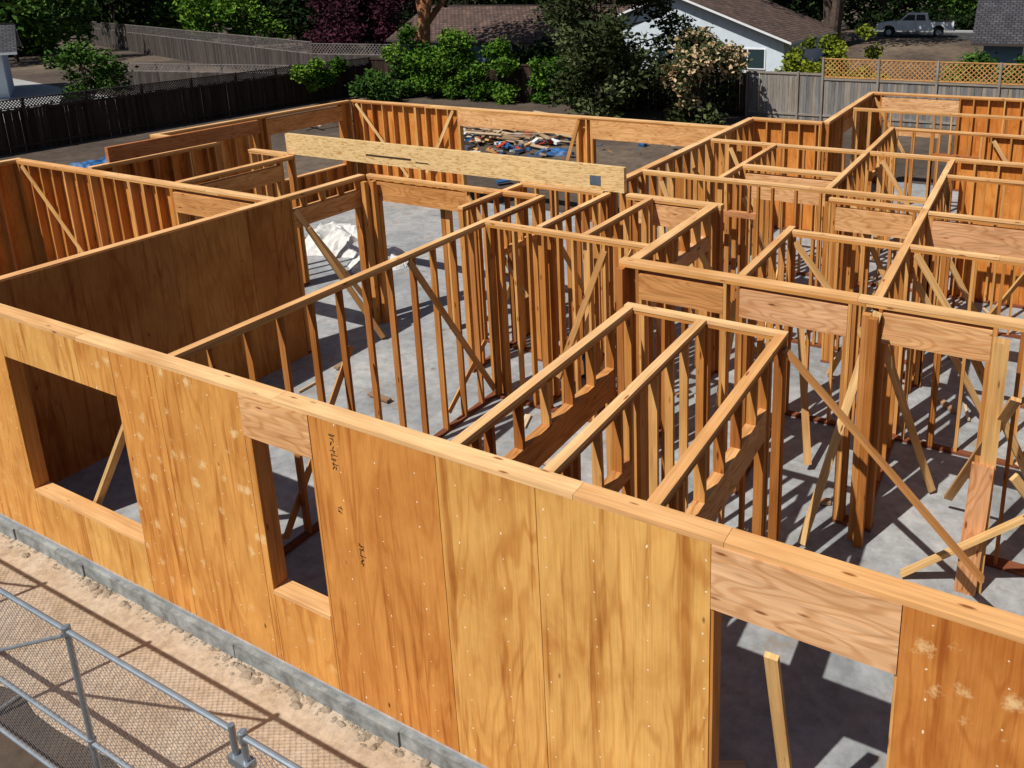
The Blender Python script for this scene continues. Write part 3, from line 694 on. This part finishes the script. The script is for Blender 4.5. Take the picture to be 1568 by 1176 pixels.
# ------------------------------------------------------------------ pickup truck
def pickup(x,y,z,rot):
    e=empty("pickup_truck"); e.location=(x,y,z); e.rotation_euler=(0,0,rot)
    prof=[(-2.8,.55),(-2.8,1.15),(-1.0,1.18),(-.98,1.25),(-.85,1.78),(.55,1.80),(1.15,1.22),(2.55,1.08),(2.78,.95),(2.8,.5)]
    low=[]
    for cx_,r_ in [(1.85,.45),(-1.75,.45)]:
        for i in range(9):
            t=math.pi*i/8; low.append((cx_+r_*math.cos(t),.5+r_*math.sin(t)*.95))
    pr=prof+low
    me=bpy.data.meshes.new("body"); V=[(p[0],-.92,p[1]) for p in pr]+[(p[0],.92,p[1]) for p in pr]; n_=len(pr)
    F=[list(range(n_)),list(range(n_,2*n_))[::-1]]+[[i,(i+1)%n_,n_+(i+1)%n_,n_+i] for i in range(n_)]
    me.from_pydata(V,[],F); me.materials.append(M['white']); me.update(); o=bpy.data.objects.new("body",me); COL.objects.link(o); o.parent=e
    g=B()
    for sy in (-1,1):
        yy=sy*.935
        g.poly([(-.78,yy,1.27),(-.1,yy,1.27),(-.1,yy,1.70),(-.70,yy,1.70)],'glass'); g.poly([(0,yy,1.27),(.95,yy,1.27),(.5,yy,1.70),(0,yy,1.70)],'glass')
        g.box(-.08,-.06,sy*.93-.005,sy*.93+.005,.6,1.25,'trim')
    g.poly([(.60,-.8,1.77),(.60,.8,1.77),(1.14,.8,1.26),(1.14,-.8,1.26)],'glass')
    g.obj("windows",e)
    g=B(); g.box(-2.7,-1.1,-.8,.8,1.185,1.20,'trim'); g.box(2.79,2.9,-.85,.85,.5,.68,'galv'); g.box(-2.9,-2.81,-.85,.85,.5,.65,'galv'); g.box(2.785,2.80,-.5,.5,.72,.92,'trim'); g.obj("bumpers",e)
    g=B()
    for cx_ in (1.85,-1.75):
        for sy in (-1,1): g.cyl((cx_,sy*.68,.38),(cx_,sy*.94,.38),.38,.38,'rubber',20); g.cyl((cx_,sy*.94,.38),(cx_,sy*.955,.38),.2,.2,'galv',14)
    g.obj("wheels",e)
pickup(-6.3,62.6,zz,math.radians(186))

# ------------------------------------------------------------------ yard clutter
g=B()
for i in range(120):
    x=-17+random.gauss(0,1.9); y=24+random.gauss(0,1.3); a=random.gauss(0.1,.35)+(1.57 if R()<.2 else 0); l=U(.8,3.0); z=-.14+abs(random.gauss(0,.18))
    d=Vector((math.cos(a),math.sin(a),U(-.06,.06)))*l/2; p=Vector((x,y,z+.05)); g.bar(p-d,p+d,random.choice([.09,.14,.19]),.038,(-d.y,d.x,0),'scrap')
g.obj("lumber_pile")
g=B()
for i in range(34):
    x=-25.5+random.gauss(0,1.2); y=23.2+random.gauss(0,.9); a=U(0,3.1); l=U(.6,2); d=Vector((math.cos(a),math.sin(a),U(-.15,.15)))*l/2; p=Vector((x,y,.05+U(0,.25))); g.bar(p-d,p+d,.12,.03,(-d.y,d.x,0),'scrap')
g.obj("lumber_pile")
g=B()
for i in range(170):
    x=-15.3+random.gauss(0,2.0); y=22.0+random.gauss(0,1.9); s_=U(.05,.24); a=U(0,3.1); d=Vector((math.cos(a),math.sin(a),U(-.4,.4)))*s_; p=Vector((x,y,-.1+U(0,.14)))
    g.bar(p-d,p+d,s_*U(.6,1.4),s_*U(.2,.8),(-d.y,d.x,0),random.choice(['plastic','platesteel','trim','redplastic','scrap','tarp','galv','lattice_new','tarp','white']))
g.obj("site_debris")
def crumple(name,cx,cy,z,lx,ly,h,mat,rot=0,n=22):
    g=B(); k=g.mi(mat); off=U(0,50)
    for j in range(n+1):
        for i in range(n+1):
            u,v_=i/n-.5,j/n-.5; x=u*lx;y=v_*ly; ed=max(0,1-(2*max(abs(u),abs(v_)))**4)
            wob=1+.18*mn.noise(Vector((u*5+off,v_*5,3))); X=x*wob; Y=y*wob
            z_=z+ed*h*(.45+.9*abs(mn.noise(Vector((x*1.8+off,y*1.8,0))))+.35*abs(mn.noise(Vector((x*6+off,y*6,5)))))+.005
            g.v.append((cx+X*math.cos(rot)-Y*math.sin(rot),cy+X*math.sin(rot)+Y*math.cos(rot),z_))
    for j in range(n):
        for i in range(n):
            a=j*(n+1)+i; g.f.append([a,a+1,a+n+2,a+n+1]); g.uv.append([(0,0)]*4); g.r.append(.5); g.m.append(k); g.p.append(0)
    return g.obj(name)
crumple("white_plastic_sheet",-11.7,9.0,0,1.8,1.3,.5,'plastic',.3)
crumple("white_plastic_sheet",-9.8,8.5,0,1.3,.9,.3,'plastic',1.0)
crumple("blue_tarp",-26.2,12.2,-.2,1.6,4.0,.5,'tarp',.1)
crumple("blue_tarp",-13.2,21.0,-.2,1.3,.7,.25,'tarp',.4)
crumple("white_plastic_sheet",-18.6,22.9,-.2,1.2,.9,.3,'plastic',.7)
def bucket(name,x,y,z,r,h,mat):
    g=B(); g.cyl((x,y,z),(x,y,z+h),r*.88,r,mat,18); g.cyl((x,y,z+h*.86),(x,y,z+h*.93),r*1.07,r*1.07,mat,18); g.cyl((x,y,z+h),(x,y,z+h+.02),r*1.05,r*1.0,'trim',18)
    for i in range(10):
        t0=math.pi*i/10;t1=math.pi*(i+1)/10; g.cyl((x+r*math.cos(t0),y-.02,z+h+.6*r*math.sin(t0)),(x+r*math.cos(t1),y-.02,z+h+.6*r*math.sin(t1)),.008,.008,'galv',6,False)
    g.obj(name)
bucket("white_bucket",-12.8,25.0,-.2,.24,.55,'white'); bucket("white_bucket",-12.1,25.4,-.2,.2,.4,'white')
bucket("black_bucket",-25,24.5,-.2,.3,.7,'rubber'); bucket("red_bucket",-15.6,23,-.1,.2,.4,'redplastic')
bucket("dark_bucket",-3.0,6.0,0,.17,.38,'tarp'); bucket("dark_bucket",-4.9,7.9,0,.16,.36,'rubber')
g=B()
for i in range(80):
    x=U(-7.3,5.8); y=U(.5,12.5); a=U(0,3.14); l=U(.08,.45); d=Vector((math.cos(a),math.sin(a),0))*l/2; p=Vector((x,y,.022+i*.0004)); g.bar(p-d,p+d,random.choice([.038,.09]),.036,(-d.y,d.x,0),'scrap')
g.obj("lumber_offcuts")

# ------------------------------------------------------------------ light, sky, camera
el=math.radians(54); sx_,sy_=-.36,-.93
nrm=math.hypot(sx_,sy_); sx_/=nrm; sy_/=nrm
toSun=Vector((sx_*math.cos(el),sy_*math.cos(el),math.sin(el)))
ld=bpy.data.lights.new("sun",'SUN'); ld.energy=5.0; ld.angle=math.radians(.5); ld.color=(1,.95,.87)
lo=bpy.data.objects.new("sun",ld); COL.objects.link(lo); lo.rotation_euler=toSun.to_track_quat('Z','Y').to_euler(); lo.location=(0,0,30)
w=bpy.data.worlds.new("World"); sc.world=w; w.use_nodes=True; nt=w.node_tree; bg=nt.nodes["Background"]
sk=nt.nodes.new("ShaderNodeTexSky"); sk.sky_type='NISHITA'; sk.sun_disc=False; sk.sun_elevation=el; sk.sun_rotation=math.atan2(sx_,sy_)
nt.links.new(sk.outputs[0],bg.inputs[0]); bg.inputs[1].default_value=.05

yaw,pitch,roll=-.4780,.2560,-.0142
f=Vector((math.sin(yaw)*math.cos(pitch),math.cos(yaw)*math.cos(pitch),-math.sin(pitch)))
r=Vector((math.cos(yaw),-math.sin(yaw),0)); u=r.cross(f)
r2=r*math.cos(roll)+u*math.sin(roll); u2=-r*math.sin(roll)+u*math.cos(roll)
cd=bpy.data.cameras.new("camera"); co=bpy.data.objects.new("camera",cd); COL.objects.link(co)
mt=Matrix((r2,u2,-f)).transposed().to_4x4(); mt.translation=Vector((2.7385,-3.8868,5.9921)); co.matrix_world=mt
cd.sensor_width=36; cd.lens=1225.2762/1568*36; cd.shift_x=-(958.8-784)/1568; cd.shift_y=-(588-293.94)/1568
cd.clip_start=.05; cd.clip_end=3000
sc.camera=co
sc.view_settings.view_transform='Standard'; sc.view_settings.look='None'; sc.view_settings.exposure=0
